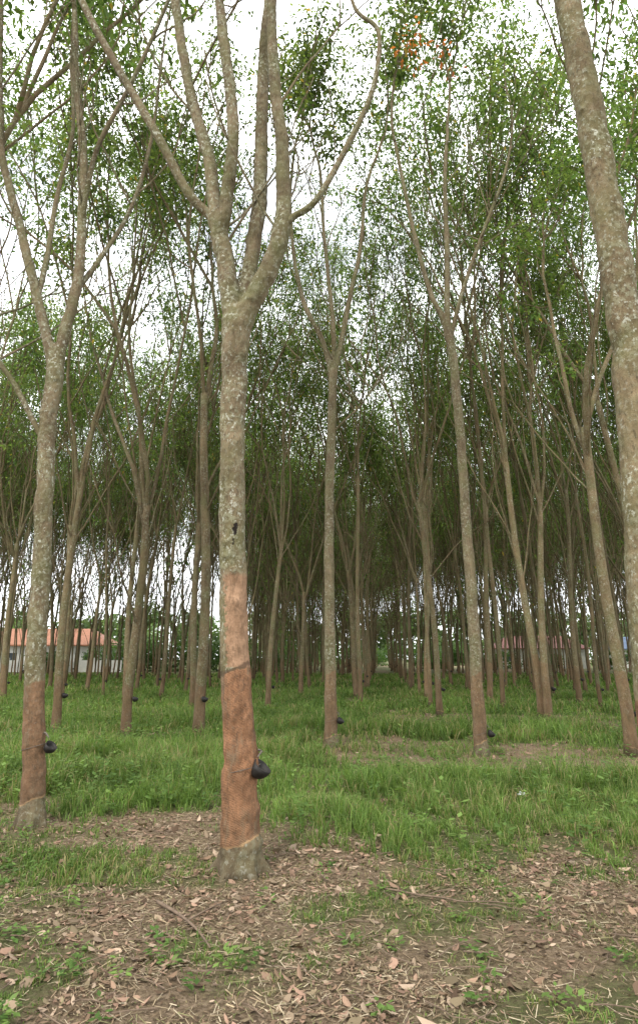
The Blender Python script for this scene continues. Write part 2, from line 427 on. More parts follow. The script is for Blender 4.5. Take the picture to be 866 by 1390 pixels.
A = [
 ([(-.576, -.08, 0), (-.578, .06, 0), (-.585, .25, 0), (-.597, .5, 0), (-.617, .91, 0), (-.677, 1.46, 0), (-.709, 2.04, 0), (-.739, 2.66, 0), (-.763, 3.32, 0), (-.769, 4.03, 0), (-.765, 4.4, 0), (-.76, 4.62, 0)],
  [.18, .162, .148, .138, .128, .119, .113, .108, .107, .118, .134, .11]),
 ([(-.775, 4.35, 0), (-.83, 4.75, .02), (-.93, 5.3, .04), (-1.0, 5.6, .05), (-1.03, 5.75, .05)], [.098, .094, .09, .085, .07]),
 ([(-.98, 5.5, .05), (-1.06, 5.68, .05), (-1.295, 5.93, .0), (-1.629, 6.56, -.1), (-2.07, 7.36, -.1), (-2.6, 8.42, -.1), (-3.1, 9.8, 0)], [.052, .05, .047, .044, .041, .037, .03]),
 ([(-.98, 5.55, .05), (-1.04, 5.85, .1), (-1.139, 6.47, .2), (-1.28, 7.0, .25), (-1.421, 7.51, .3), (-1.594, 8.42, .35), (-1.9, 10.2, .4)], [.075, .07, .066, .063, .06, .055, .045]),
 ([(-.96, 5.45, .02), (-.9, 5.75, -.05), (-.856, 6.47, -.1), (-.89, 7.0, -.15), (-.951, 7.41, -.15), (-1.07, 8.42, -.2), (-1.2, 10.5, -.3)], [.075, .068, .062, .06, .058, .052, .042]),
 ([(-.74, 4.38, 0), (-.66, 4.62, -.02), (-.574, 4.8, -.03), (-.409, 5.22, -.05), (-.35, 5.5, -.06), (-.345, 5.65, -.06)], [.105, .1, .096, .09, .088, .075]),
 ([(-.36, 5.45, -.06), (-.345, 5.7, -.05), (-.372, 6.47, 0), (-.43, 7.0, .05), (-.472, 7.41, .05), (-.523, 8.42, .1), (-.5, 10.6, .2)], [.08, .074, .068, .064, .062, .056, .045]),
 ([(-.38, 5.42, -.06), (-.25, 5.56, -.1), (-.022, 5.72, -.15), (.273, 6.29, -.2), (.506, 6.84, -.25), (.6, 7.3, -.28), (.59, 7.65, -.3), (.4, 7.86, -.3), (.33, 8.1, -.3), (.28, 8.6, -.3)], [.036, .034, .031, .029, .027, .025, .023, .02, .018, .012]),
 ([(-.75, 4.45, .05), (-.7, 4.87, .1), (-.66, 5.35, .16), (-.606, 6.03, .2), (-.607, 6.65, .25), (-.62, 7.2, .28), (-.613, 7.81, .3), (-.604, 8.42, .3), (-.5, 10.5, .5)], [.085, .08, .077, .074, .07, .068, .064, .058, .045]),
]
hero((-.576, 5.31), A, barkA, 11, [(2, 3, 1.6), (3, 2, 2.2), (4, 2, 2.2), (6, 2, 2.2), (8, 2, 2.2)], cup=(.13, -.07, .69, .075), voxel=.014, dens=.9, sidetwigs=10, twigleaf=False)

B = [
 ([(-2.68, -.08, 0), (-2.682, .06, 0), (-2.69, .3, 0), (-2.74, .77, 0), (-2.816, 1.45, 0), (-2.849, 2.175, 0), (-2.9, 2.945, 0), (-2.965, 3.77, 0), (-2.965, 4.47, 0), (-2.96, 4.7, 0)],
  [.14, .125, .112, .102, .097, .094, .092, .09, .092, .08]),
 ([(-2.96, 4.4, 0), (-3.04, 4.8, .02), (-3.152, 5.15, .02), (-3.4, 5.9, 0), (-3.6, 6.5, 0), (-3.8, 7.1, -.05), (-3.97, 7.78, -.1), (-4.2, 9.6, -.1)], [.07, .066, .062, .057, .053, .05, .047, .035]),
 ([(-2.96, 4.4, 0), (-2.95, 4.85, .03), (-2.926, 5.2, .05), (-2.869, 5.88, .1), (-2.919, 6.8, .1), (-2.988, 7.67, .1), (-3.2, 8.84, .1), (-3.35, 10.1, .1)], [.072, .07, .067, .062, .056, .05, .044, .036]),
 ([(-2.91, 6.6, .1), (-2.84, 7.1, .0), (-2.71, 7.67, -.1), (-2.318, 8.6, -.2), (-1.916, 9.86, -.3), (-1.7, 11, -.3)], [.036, .034, .03, .027, .024, .018]),
 ([(-2.95, 3.7, 0), (-3.12, 4.0, -.05), (-3.35, 4.4, -.1), (-3.61, 4.8, -.15), (-4.0, 5.8, -.2), (-4.3, 6.9, -.2)], [.034, .032, .03, .027, .024, .018]),
 ([(-3.28, 5.5, 0), (-3.3, 6.2, .15), (-3.35, 7.2, .3), (-3.3, 8.3, .4), (-3.5, 9.6, .5)], [.036, .034, .03, .027, .022]),
 ([(-2.88, 5.7, .1), (-2.7, 6.3, .3), (-2.45, 7.2, .5), (-2.3, 8.4, .6), (-2.25, 9.8, .6)], [.034, .03, .027, .024, .018]),
]
hero((-2.68, 6.6), B, barkB, 23, [(1, 2, 2.0), (2, 2, 2.0), (3, 3, 1.6), (4, 3, 1.4), (5, 3, 1.6), (6, 3, 1.6)], cup=(.12, -.05, .68, .06), voxel=.014, sidetwigs=18, twigleaf=False, dens=1.1)

I = [
 ([(2.15, -.08, 0), (2.15, .06, 0), (2.152, .3, 0), (2.16, .9, 0), (2.169, 1.47, 0), (2.24, 2.44, 0), (2.285, 3.55, 0), (2.298, 4.16, 0), (2.277, 4.82, 0), (2.26, 5.52, 0), (2.236, 6.28, 0), (2.185, 7.1, 0), (2.12, 8.2, 0), (2.1, 8.6, 0)],
  [.19, .17, .16, .15, .142, .135, .128, .122, .118, .114, .111, .107, .104, .09]),
 ([(2.12, 8.1, 0), (1.95, 8.8, .1), (1.7, 9.7, .2), (1.5, 11, .2)], [.07, .065, .06, .05]),
 ([(2.12, 8.1, 0), (2.3, 8.9, -.1), (2.6, 9.9, -.2), (2.8, 11, -.2)], [.07, .065, .06, .05]),
]
hero((2.15, 4.3), I, barkI, 37, [(1, 2, 2.0), (2, 2, 2.0)], cup=(.19, -.05, .7, .065), voxel=.014, sidetwigs=2)

E = [
 ([(.21, -.08, 0), (.21, .06, 0), (.205, .35, 0), (.2, 1.3, 0), (.19, 2.72, 0), (.2, 4.1, 0), (.232, 5.59, 0), (.283, 6.93, 0), (.285, 7.15, 0)], [.15, .132, .116, .102, .095, .09, .088, .092, .08]),
 ([(.28, 6.85, 0), (.18, 7.4, 0), (.05, 7.85, 0), (-.277, 8.5, -.1), (-.45, 9.2, -.1), (-.56, 10, -.1), (-.64, 11.2, -.1)], [.062, .058, .055, .05, .046, .042, .036]),
 ([(.28, 6.85, 0), (.376, 7.4, 0), (.5, 8.0, .1), (.651, 8.86, .1), (.906, 10.1, .1), (1.015, 11.4, .1), (1.2, 12.2, .1)], [.062, .06, .057, .052, .046, .04, .036]),
 ([(.3, 7.2, 0), (.3, 7.9, -.1), (.24, 8.7, -.2), (.11, 10.1, -.2), (.066, 11.2, -.2)], [.052, .05, .047, .042, .036]),
 ([(.25, 5.75, 0), (.5, 6.0, -.1), (.85, 6.35, -.1), (1.2, 6.9, -.2)], [.02, .018, .015, .01]),
]
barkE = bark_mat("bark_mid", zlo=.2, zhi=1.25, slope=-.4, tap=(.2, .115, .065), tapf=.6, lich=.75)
hero((.21, 11.9), E, barkE, 41, [(1, 2, 2.0), (2, 2, 1.9), (3, 2, 1.9)], cup=(.16, -.08, .45, .065), voxel=.02, dens=1.5, sidetwigs=14, twigleaf=False)
Fm = [
 ([(2.6, -.08, 0), (2.6, .06, 0), (2.6, .35, 0), (2.598, 1.42, 0), (2.612, 2.63, 0), (2.592, 3.92, 0), (2.583, 5.3, 0), (2.546, 6.76, 0), (2.476, 7.54, 0), (2.46, 7.75, 0)], [.14, .125, .11, .1, .095, .09, .087, .086, .088, .075]),
 ([(2.49, 7.4, 0), (2.36, 7.9, 0), (2.189, 8.34, 0), (1.95, 9.5, 0), (1.716, 11.1, 0), (1.6, 12.0, 0)], [.06, .057, .053, .048, .04, .036]),
 ([(2.48, 7.45, 0), (2.5, 8.2, .05), (2.565, 9.16, .1), (2.615, 10.93, .1), (2.7, 12.0, .1)], [.062, .06, .056, .048, .04]),
 ([(2.5, 7.3, 0), (2.65, 7.9, -.05), (2.8, 8.4, -.1), (3.2, 9.5, -.1), (3.75, 10.9, -.1), (4.0, 11.8, -.1)], [.045, .043, .04, .036, .031, .026]),
]
hero((2.6, 11.05), Fm, barkE, 57, [(1, 2, 2.0), (2, 2, 2.0), (3, 2, 1.8)], cup=(.16, -.08, .33, .065), voxel=.02, special=(2.5, 11.1, 13.6, 1.1), dens=1.5, sidetwigs=14, twigleaf=False)

# ------------------------------------------------------------------ generic variants and plantation lattice
near_v = []; far_v = []
R = random.Random(5)
for s in range(8):
    near_v.append(generic_mesh("rubber_tree_mesh", 100+s, R.uniform(4.8, 8.0), R.uniform(16.5, 19.0), (R.uniform(-.4, .4), R.uniform(-.4, .4)), lowleaf=(s % 4 == 0)))
for s in range(10):
    far_v.append(generic_mesh("far_rubber_tree_mesh", 200+s, R.uniform(4.0, 8.0), R.uniform(16.0, 19.5), (R.uniform(-.5, .5), R.uniform(-.5, .5)), lowleaf=(s % 3 == 0), far=True, cup=(s % 2 == 0)))
VC = generic_mesh("rubber_tree_mesh", 301, 4.6, 16.5, (.1, .0)); VD = generic_mesh("rubber_tree_mesh", 304, 5.2, 17, (-.05, 0))
VG = generic_mesh("rubber_tree_mesh", 307, 6.2, 18, (-.55, 0)); VH = generic_mesh("rubber_tree_mesh", 309, 6.0, 18, (-.45, 0))
a = np.array([2.36, -.9]); b = np.array([.63, 6.85]); F0 = np.array([2.6, 11.05])
far = bpy.data.objects.new("distant_rubber_trees", None); link(far)
manual = {(0, 0), (-1, 0), (-1, -1), (-2, -1), (0, -1)}
special = {(-3, 0): (VC, (-3.75, 13.3)), (-4, 0): (VD, (-5.35, 13.9)), (-1, 1): (VH, (3.19, 17.9)), (0, 1): (VG, (5.55, 16.9))}
R = random.Random(77); cnt = 0
js = [(-1, 0), (0, 0), (1, 0), (1.5, 1)]
for k in range(2, 17):
    js += [(k, 0), (k+1/3, 1), (k+2/3, 1)]
for j, half in js:
    for i in range(-60, 60):
        if (i, j) in manual: continue
        p = F0+i*a+j*b
        jx = R.gauss(0, .15); jy = R.gauss(0, .35)
        rz = R.uniform(0, 6.28); sc = R.uniform(.84, 1.08); vi = R.randrange(1000); miss = R.random()
        if p[1] < 2.5 or p[1] > 118: continue
        if abs(p[0]) > .585*p[1]+2.5: continue
        if j == -1 and not (-3 <= i <= 1): continue
        if miss < (.06 if not half else .18) and j > 1: continue
        if p[0] < -6-.05*p[1] and p[1] > 68: continue
        if p[0] > 12 and p[1] > 91: continue
        if (i, j) in special:
            me, q = special[(i, j)]; loc = (q[0], q[1], 0); rz = R.uniform(-.2, .2); sc = 1.0
        else:
            me = near_v[vi % len(near_v)] if p[1] < 26 else far_v[vi % len(far_v)]; loc = (p[0]+jx, p[1]+jy, 0)
            if p[1] < 30: rz = R.choice([R.uniform(-.6, .6), R.uniform(-.6, .6), rz])
        o = bpy.data.objects.new("rubber_tree", me); link(o, far if p[1] > 34 else None)
        o.location = loc; o.rotation_euler = (R.gauss(0, .015), R.gauss(0, .025), rz); w_ = sc*(R.uniform(.6, .9) if half else 1)
        o.scale = (w_, w_, sc*R.uniform(.95, 1.1))
        cnt += 1
print("trees", cnt)

# ------------------------------------------------------------------ ground
def gdens(X, Y):
    q = .37*X+.93*Y
    n = fbm(X*.9+7, Y*.9+3, 1.0); n2 = fbm(X*2.7, Y*2.7, 5.0)
    k = np.round((q-4.9)/6.45); d = np.abs(q-4.9-6.45*k)
    thr = np.where(k <= 0, .75, 1.45)
    g = sstep(thr-.7, thr+.8, d+(n-.5)*3.0+(n2-.5)*1.8)
    g = np.maximum(g, sstep(.2, -1.6, X-.05*Y+(n-.5)*2)*sstep(7.5, 8.5, q)*sstep(.25, .5, n2+.1)*.9)
    g = np.where(q > 8, np.maximum(g, .10+.3*sstep(.4, .6, n2)), g)
    g = np.where(q > 24, np.maximum(g, .55*sstep(.38, .6, n)+.2), g)
    front = .14+.7*sstep(.40, .64, fbm(X*1.1+20, Y*1.3, 9.0)+.25*(n2-.5))*(.5+.8*n2)
    return np.where(q < 4.9, front*sstep(6.5, 4.2, q)+g*0, np.maximum(g, .8*front*sstep(6.5, 4.9, q)))
def gheight(X, Y):
    return (fbm(X*.35, Y*.35, 2.0)-.5)*.10+(fbm(X*1.7, Y*1.7, 4.0)-.5)*.045

def axis(lo, hi, fine_lo, fine_hi, st):
    c = list(np.arange(fine_lo, fine_hi, st)); v = fine_hi; s = st
    while v < hi: c.append(v); s *= 1.12; v += s
    v = fine_lo; s = st; left = []
    while v > lo: s *= 1.12; v -= s; left.append(v)
    return np.array(left[::-1]+c)
xs = axis(-500, 500, -10, 10, .11); ys = axis(-60, 800, 1.5, 20, .11)
XX, YY = np.meshgrid(xs, ys); nx, ny = len(xs), len(ys)
amp = np.clip(1.2-np.hypot(XX, YY)/60, 0, 1)
ZZ = gheight(XX, YY)*amp
gv = np.stack([XX.ravel(), YY.ravel(), ZZ.ravel()], 1)
ii, jj = np.meshgrid(np.arange(nx-1), np.arange(ny-1)); q0 = (jj*nx+ii).ravel()
gf = np.stack([q0, q0+1, q0+1+nx, q0+nx], 1)
gd = gdens(XX, YY).ravel()
M = bpy.data.materials.new("leaf_litter_soil"); t = NT(M)
ob = t.node("ShaderNodeTexCoord").outputs["Object"]
att = t.node("ShaderNodeAttribute", attribute_name="col"); sp = t.node("ShaderNodeSeparateColor"); t.l.new(att.outputs["Color"], sp.inputs[0])
n1 = t.noise(ob, 2.2, 6, .65); n2 = t.noise(ob, 34, 7, .8); n3 = t.noise(ob, 120, 4, .7)
vo = t.node("ShaderNodeTexVoronoi"); t.l.new(ob, vo.inputs["Vector"]); vo.inputs["Scale"].default_value = 48
vs = t.node("ShaderNodeSeparateColor"); t.l.new(vo.outputs["Color"], vs.inputs[0])
c = t.mix(t.mr(n2, .36, .64), (.10, .07, .043), (.32, .235, .15))
c = t.mix(t.mr(vs.outputs[0], .45, .9, 0, .6), c, (.38, .285, .195))
c = t.mix(t.mr(vs.outputs[1], .7, .9, 0, .6), c, (.08, .055, .036))
c = t.mix(t.mr(n1, .5, .7, 0, .4), c, (.17, .13, .08))
c = t.mix(t.mr(n3, .52, .66, 0, .5), c, (.06, .043, .028))
gm = t.math('ADD', sp.outputs[0], t.mr(n2, .3, .7, -.3, .3))
g2 = t.mix(t.mr(n2, .38, .62), (.045, .06, .02), (.12, .15, .05))
c = t.mix(t.mr(gm, .2, .85, 0, .8), c, g2)
hgt = t.math('ADD', n2, t.math('MULTIPLY', n3, .6))
t.out(t.princ(c, .95, hgt, 1.0, .03, .1))
link(bpy.data.objects.new("ground", np_mesh("ground", gv, gf, np.repeat(gd[:, None], 3, 1), 4, (M,), True)))

rs = np.random.RandomState(3)
def wedge(n, y0, y1, pad=2.2, k=.56):
    w1 = k*y1+pad
    Y = y0+(y1-y0)*rs.uniform(0, 1, int(n))
    keep = rs.uniform(0, 1, len(Y)) < (k*Y+pad)/w1
    Y = Y[keep]; X = rs.uniform(-1, 1, len(Y))*(k*Y+pad)
    return X, Y
def area(y0, y1, pad=2.2, k=.56): return (y1-y0)*2*(k*y1+pad)

# ------------------------------------------------------------------ grass
GV = []; GF = []; GC = []; off = 0
def add_blades(y0, y1, dens, hmin, hmax, wid):
    global off
    X, Y = wedge(area(y0, y1)*dens, y0, y1)
    g = gdens(X, Y); pt = fbm(X*3.5, Y*3.5, 12.)
    g = g*np.maximum(sstep(.3, .58, pt+.1), .15)
    k = rs.uniform(0, 1, len(X)) < g; X = X[k]; Y = Y[k]; g = g[k]; n = len(X)
    cx = np.round(X*5)/5; cy = np.round(Y*5)/5
    X = X+(cx+.08*np.sin(cx*37+cy*11)-X)*.3; Y = Y+(cy+.08*np.cos(cx*17+cy*29)-Y)*.3
    Z = gheight(X, Y)*np.clip(1.2-np.hypot(X, Y)/60, 0, 1)
    lush = fbm(X*.9+5, Y*.9, 30.); l2 = fbm(X*3+5, Y*3, 35.)
    q = .37*X+.93*Y
    h = (hmin+(hmax-hmin)*rs.uniform(0, 1, n)**1.6)*(.25+.8*g)*(.25+.9*sstep(.25, .7, lush)+.6*l2)
    h = np.where(q < 5.4, h*.5, h)
    az = rs.uniform(0, 6.283, n); lean = rs.uniform(.15, 1.1, n)*h
    w = wid*rs.uniform(.6, 1.3, n)
    dx = np.cos(az)*lean; dy = np.sin(az)*lean; fa = rs.uniform(0, 6.283, n); px = np.cos(fa)*w; py = np.sin(fa)*w
    B = np.stack([X, Y, Z-.01], 1)
    hz = np.stack([dx*.35, dy*.35, h*.65], 1); tz = np.stack([dx, dy, h*.95-.3*lean], 1); pw = np.stack([px, py, 0*px], 1)
    v = np.stack([B-pw, B+pw, B+hz+pw*.8, B+hz-pw*.8, B+tz+pw*.1, B+tz-pw*.1], 1).reshape(-1, 3)
    i0 = off+np.arange(n)*6
    GF.append(np.concatenate([np.stack([i0, i0+1, i0+2, i0+3], 1), np.stack([i0+3, i0+2, i0+4, i0+5], 1)]))
    hue = rs.uniform(0, 1, n)[:, None]; pa = fbm(X*.7, Y*.7, 44.); s = (rs.uniform(.7, 1.3, n)*(.6+.85*pa))[:, None]
    c = (np.array([.072, .135, .03])*(1-hue)+np.array([.165, .235, .06])*hue)*s
    dry = rs.uniform(0, 1, n) < (.06+.4*sstep(.42, .68, fbm(X*1.5, Y*1.5, 52.))*(1-.6*g)); c[dry] = np.array([.30, .25, .13])
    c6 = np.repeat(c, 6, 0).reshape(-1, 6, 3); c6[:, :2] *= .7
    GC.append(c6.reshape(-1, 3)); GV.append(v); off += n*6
add_blades(2.6, 6, 4200, .035, .13, .0025)
add_blades(5.0, 8, 3200, .06, .25, .0034)
add_blades(8, 12, 2200, .08, .32, .0045)
add_blades(12, 18, 900, .1, .34, .007)
add_blades(18, 30, 300, .12, .34, .013)
add_blades(30, 60, 60, .16, .36, .03)
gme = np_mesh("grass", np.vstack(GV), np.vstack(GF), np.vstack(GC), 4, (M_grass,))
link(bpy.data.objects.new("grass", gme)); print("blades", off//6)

# ------------------------------------------------------------------ broad-leaf weeds
X, Y = wedge(area(3.0, 26)*30, 3.0, 26); g = gdens(X, Y); left = sstep(1.0, -2.5, X-.05*Y)
wn = sstep(.42, .6, fbm(X*.8, Y*.8, 61.))
k = rs.uniform(0, 1, len(X)) < g*wn*(.3+.7*left)+.04; X = X[k]; Y = Y[k]; nb = 14; n = len(X)
tall = np.where(.37*X+.93*Y < 5.6, .3, 1.0)
Xr = np.repeat(X, nb); Yr = np.repeat(Y, nb); Hh = np.repeat(rs.uniform(.1, .42, n)*tall, nb); m = len(Xr)
az = rs.uniform(0, 6.283, m); tt = rs.uniform(.2, 1, m); L = rs.uniform(.04, .09, m)*np.repeat(.4+.6*tall, nb)
B = np.stack([Xr+np.cos(az)*.04*tt, Yr+np.sin(az)*.04*tt, gheight(Xr, Yr)+Hh*tt], 1)
D = np.stack([np.cos(az), np.sin(az), rs.uniform(-.4, .5, m)], 1); S = np.stack([-np.sin(az), np.cos(az), 0*az], 1)
L3 = L[:, None]
v = np.stack([B, B+D*L3*.5+S*L3*.32, B+D*L3, B+D*L3*.5-S*L3*.32], 1).reshape(-1, 3)
hue = np.repeat(rs.uniform(0, 1, n), nb)[:, None]
c = (np.array([.075, .145, .035])*(1-hue)+np.array([.17, .265, .07])*hue)*rs.uniform(.7, 1.3, m)[:, None]
link(bpy.data.objects.new("weeds", np_mesh("weeds", v, np.arange(m*4).reshape(-1, 4), np.repeat(c, 4, 0), 4, (M_grass,))))

# ------------------------------------------------------------------ fallen leaves
LV = []; LC = []
def add_litter(y0, y1, dens, size):
    X, Y = wedge(area(y0, y1)*dens, y0, y1); g = gdens(X, Y)
    pn = .15+.85*sstep(.3, .68, fbm(X*1.6, Y*1.6, 71.))
    k = rs.uniform(0, 1, len(X)) < (1-.8*np.clip(g*1.1, 0, 1))*pn; X = X[k]; Y = Y[k]; n = len(X)
    Z = gheight(X, Y)+rs.uniform(.002, .014, n)
    az = rs.uniform(0, 6.283, n); el = rs.normal(0, .25, n); L = (size*rs.uniform(.35, 1.0, n)*rs.choice([.4, .75, 1.2], n, p=[.6, .32, .08]))[:, None]
    D = np.stack([np.cos(az)*np.cos(el), np.sin(az)*np.cos(el), np.sin(el)], 1)
    S = np.stack([-np.sin(az), np.cos(az), rs.normal(0, .4, n)], 1); W = L*rs.uniform(.1, .26, n)[:, None]
    up = np.stack([0*az, 0*az, rs.uniform(-.1, .35, n)], 1)*L
    B = np.stack([X, Y, Z], 1)
    v = np.stack([B-D*L*.5+up*.6, B-D*L*.15-S*W, B+D*L*.2-S*W*.9+up*.3, B+D*L*.5+up, B+D*L*.2+S*W*.9+up*.5, B-D*L*.15+S*W+up*.4], 1).reshape(-1, 3)
    pal = np.array([[.29, .195, .13], [.20, .135, .085], [.38, .29, .205], [.12, .08, .05], [.30, .195, .135], [.27, .205, .135], [.22, .175, .105]])
    c = pal[rs.randint(0, len(pal), n)]*rs.uniform(.55, 1.2, n)[:, None]
    LV.append(v); LC.append(np.repeat(c, 6, 0))
add_litter(2.6, 6, 1600, .08); add_litter(6, 10, 560, .095); add_litter(10, 16, 180, .12); add_litter(16, 32, 35, .16)
v = np.vstack(LV); nL = len(v)//6; base = np.arange(nL)[:, None]*6
lf = np.vstack([base+np.array([[0, 1, 2, 3]]), base+np.array([[0, 3, 4, 5]])])
link(bpy.data.objects.new("fallen_leaves", np_mesh("fallen_leaves", v, lf, np.vstack(LC), 4, (M_litter,)))); print("litter", nL)

# dry straw and stalks lying on the soil
X, Y = wedge(area(2.6, 11)*1800, 2.6, 11, 1.6); k = rs.uniform(0, 1, len(X)) < (.25+.75*sstep(.35, .65, fbm(X*2, Y*2, 81.)))*np.clip(4.5/Y, 0, 1)*(1-.5*gdens(X, Y)); X = X[k]; Y = Y[k]; n = len(X)
az = rs.uniform(0, 6.283, n); L = rs.uniform(.015, .085, n)[:, None]; W = rs.uniform(.0009, .0022, n)[:, None]
D = np.stack([np.cos(az), np.sin(az), rs.normal(0, .15, n)], 1); S = np.stack([-np.sin(az), np.cos(az), rs.normal(0, .3, n)], 1)
B = np.stack([X, Y, gheight(X, Y)+rs.uniform(.003, .016, n)], 1)
v = np.stack([B-D*L*.5-S*W, B+D*L*.5-S*W, B+D*L*.5+S*W, B-D*L*.5+S*W], 1).reshape(-1, 3)
pal = np.array([[.40, .32, .20], [.30, .22, .14], [.16, .115, .07], [.46, .39, .27], [.22, .21, .10]])
c = pal[rs.randint(0, 5, n)]*rs.uniform(.6, 1.1, n)[:, None]
link(bpy.data.objects.new("dry_straw", np_mesh("dry_straw", v, np.arange(n*4).reshape(-1, 4), np.repeat(c, 4, 0), 4, (M_litter,)))); print("straw", n)

# ------------------------------------------------------------------ twigs and sticks on the ground
M_twig = plain_mat("dead_twig", (.16, .115, .08), .9, 30, .4, .4)
V = []; F = []; R = random.Random(8)
for i in range(800):
    y = 2.8+R.random()**1.4*13; x = R.uniform(-1, 1)*(.56*y+1.2); L = R.uniform(.05, .34); az = R.uniform(0, 6.28)
    P = [(x+math.cos(az)*L*s+R.gauss(0, .012), y+math.sin(az)*L*s+R.gauss(0, .012), float(gheight(x, y))+.014+R.uniform(0, .014)) for s in (0, .33, .66, 1)]
    tube(V, F, P, [.0035, .003, .0026, .0016], 5)
me = bpy.data.meshes.new("twigs"); me.from_pydata(V, [], F); me.materials.append(M_twig); link(bpy.data.objects.new("fallen_twigs", me))
def fallen(p0, p1, r, bend):
    V = []; F = []; p0 = np.array(p0); p1 = np.array(p1); n = 6; pts = []
    nrm = np.array([-(p1-p0)[1], (p1-p0)[0]])
    for i in range(n+1):
        s = i/n; q = p0+(p1-p0)*s+nrm*bend*math.sin(s*math.pi)+np.array([R.gauss(0, .008), R.gauss(0, .008)])
        pts.append((q[0], q[1], float(gheight(*q))+.025))
    tube(V, F, catmull(pts, 3), np.linspace(r, r*.4, 19), 7)
    tube(V, F, [pts[3], (pts[3][0]+.1, pts[3][1]+.12, pts[3][2]+.02), (pts[3][0]+.17, pts[3][1]+.26, pts[3][2]+.01)], [r*.5, r*.4, r*.2], 5)
    me = bpy.data.meshes.new("fallen_branch"); me.from_pydata(V, [], F); me.materials.append(M_twig)
    me.polygons.foreach_set("use_smooth", np.ones(len(me.polygons), bool)); link(bpy.data.objects.new("fallen_branch", me))
fallen((-1.02, 4.6), (-.58, 3.95), .011, .06); fallen((.4, 4.9), (1.2, 4.5), .007, -.05); fallen((-.3, 7.0), (.9, 6.6), .012, .03)
fallen((2.2, 9.7), (3.4, 9.4), .015, .04)

M_bag = plain_mat("thin_white_plastic", (.75, .77, .8), .35, 14, .08, .4)
def bag(x, y, s, seed):
    import bmesh
    bm = bmesh.new(); bmesh.ops.create_icosphere(bm, subdivisions=4, radius=s)
    for v in bm.verts:
        n = mnoise.noise(v.co*(3.2/s*.5)+Vector((seed, 0, 0)))+.5*mnoise.noise(v.co*(9/s*.5)+Vector((0, seed, 0)))
        v.co *= 1+.75*n; v.co.z = max(v.co.z*.65, -s*.3)
    me = bpy.data.meshes.new("plastic_bag"); bm.to_mesh(me); bm.free(); me.materials.append(M_bag)
    o = bpy.data.objects.new("plastic_bag", me); link(o); o.location = (x, y, float(gheight(x, y))+s*.4+.06)
bag(3.30, 6.9, .09, 1.0); bag(2.2, 7.6, .03, 5.0)

# ------------------------------------------------------------------ background: shrubs, far trees, houses
def leafmass(name, clumps, nper, size, cA, cB):
    Vs = []; Cs = []
    for (x, y, z, rx, ry, rz, sh) in clumps:
        d = rs.normal(0, 1, (nper, 3)); d /= np.linalg.norm(d, axis=1)[:, None]; r = rs.uniform(.35, 1.0, nper)**.6
        r = r*(.75+.5*vnoise(d[:, 0]*3+x, d[:, 2]*3+y, 8.))
        C = np.array([x, y, z])+d*r[:, None]*np.array([rx, ry, rz])
        D = rs.normal(0, 1, (nper, 3)); D[:, 2] -= .3; D /= np.linalg.norm(D, axis=1)[:, None]
        S = np.cross(D, rs.normal(0, 1, (nper, 3))); S /= np.linalg.norm(S, axis=1)[:, None]+1e-6
        L = size*rs.uniform(.6, 1.4, nper)[:, None]
        Vs.append(np.stack([C, C+D*L*.5+S*L*.25, C+D*L, C+D*L*.5-S*L*.25], 1).reshape(-1, 3))
        h = rs.uniform(0, 1, nper)[:, None]; c = (np.array(cA)*(1-h)+np.array(cB)*h)*sh*rs.uniform(.7, 1.3, nper)[:, None]
        Cs.append(np.repeat(c, 4, 0))
    v = np.vstack(Vs)
    o = bpy.data.objects.new(name, np_mesh(name, v, np.arange(len(v)).reshape(-1, 4), np.vstack(Cs), 4, (M_leaf,))); link(o); return o
R = random.Random(4)
cl = [(x+R.uniform(-.8, .8), 76+R.uniform(-1.5, 1.5), R.uniform(.6, 2.6), R.uniform(1.3, 2.4), 1.2, R.uniform(1, 2.2), R.uniform(.6, 1.2)) for x in np.arange(-25, -3, .9)]
cl += [(x+R.uniform(-.8, .8), 71.5+R.uniform(-.6, .6), R.uniform(.4, 1.6), R.uniform(.8, 1.8), .8, R.uniform(.7, 1.7), R.uniform(.6, 1.2)) for x in list(np.arange(-44, -38, 1.0))+list(np.arange(-31, -27, 1.0))]
leafmass("hedge", cl, 600, .28, (.035, .075, .02), (.07, .12, .03))
cl = [(x+R.uniform(-1.2, 1.2), 130+R.uniform(-3, 3), R.uniform(.5, 3.0), R.uniform(2, 3.4), 2, R.uniform(1.2, 3), R.uniform(.6, 1.2)) for x in np.arange(-12, 90, 2.0)]
cl += [(x+R.uniform(-1, 1), 93.5+R.uniform(-.5, .5), R.uniform(.4, 1.8), R.uniform(1, 2.2), .8, R.uniform(.8, 1.8), R.uniform(.6, 1.2)) for x in list(np.arange(16, 27, 1.5))+[31, 33, 40, 42, 45, 47, 50, 56]]
leafmass("shrubs", cl, 520, .42, (.035, .07, .02), (.07, .12, .03))
cl = []
for x in np.arange(-150, 170, 3.2):
    yy = 158+R.uniform(-8, 14); H = R.uniform(9, 16)
    for k in range(4):
        cl.append((x+R.uniform(-2.5, 2.5), yy+R.uniform(-2, 2), H*R.uniform(.15, .85), R.uniform(2.2, 4), 2.5, R.uniform(1.8, 3.6), R.uniform(.6, 1.3)))
leafmass("background_trees", cl, 240, 1.0, (.055, .09, .035), (.11, .15, .06))

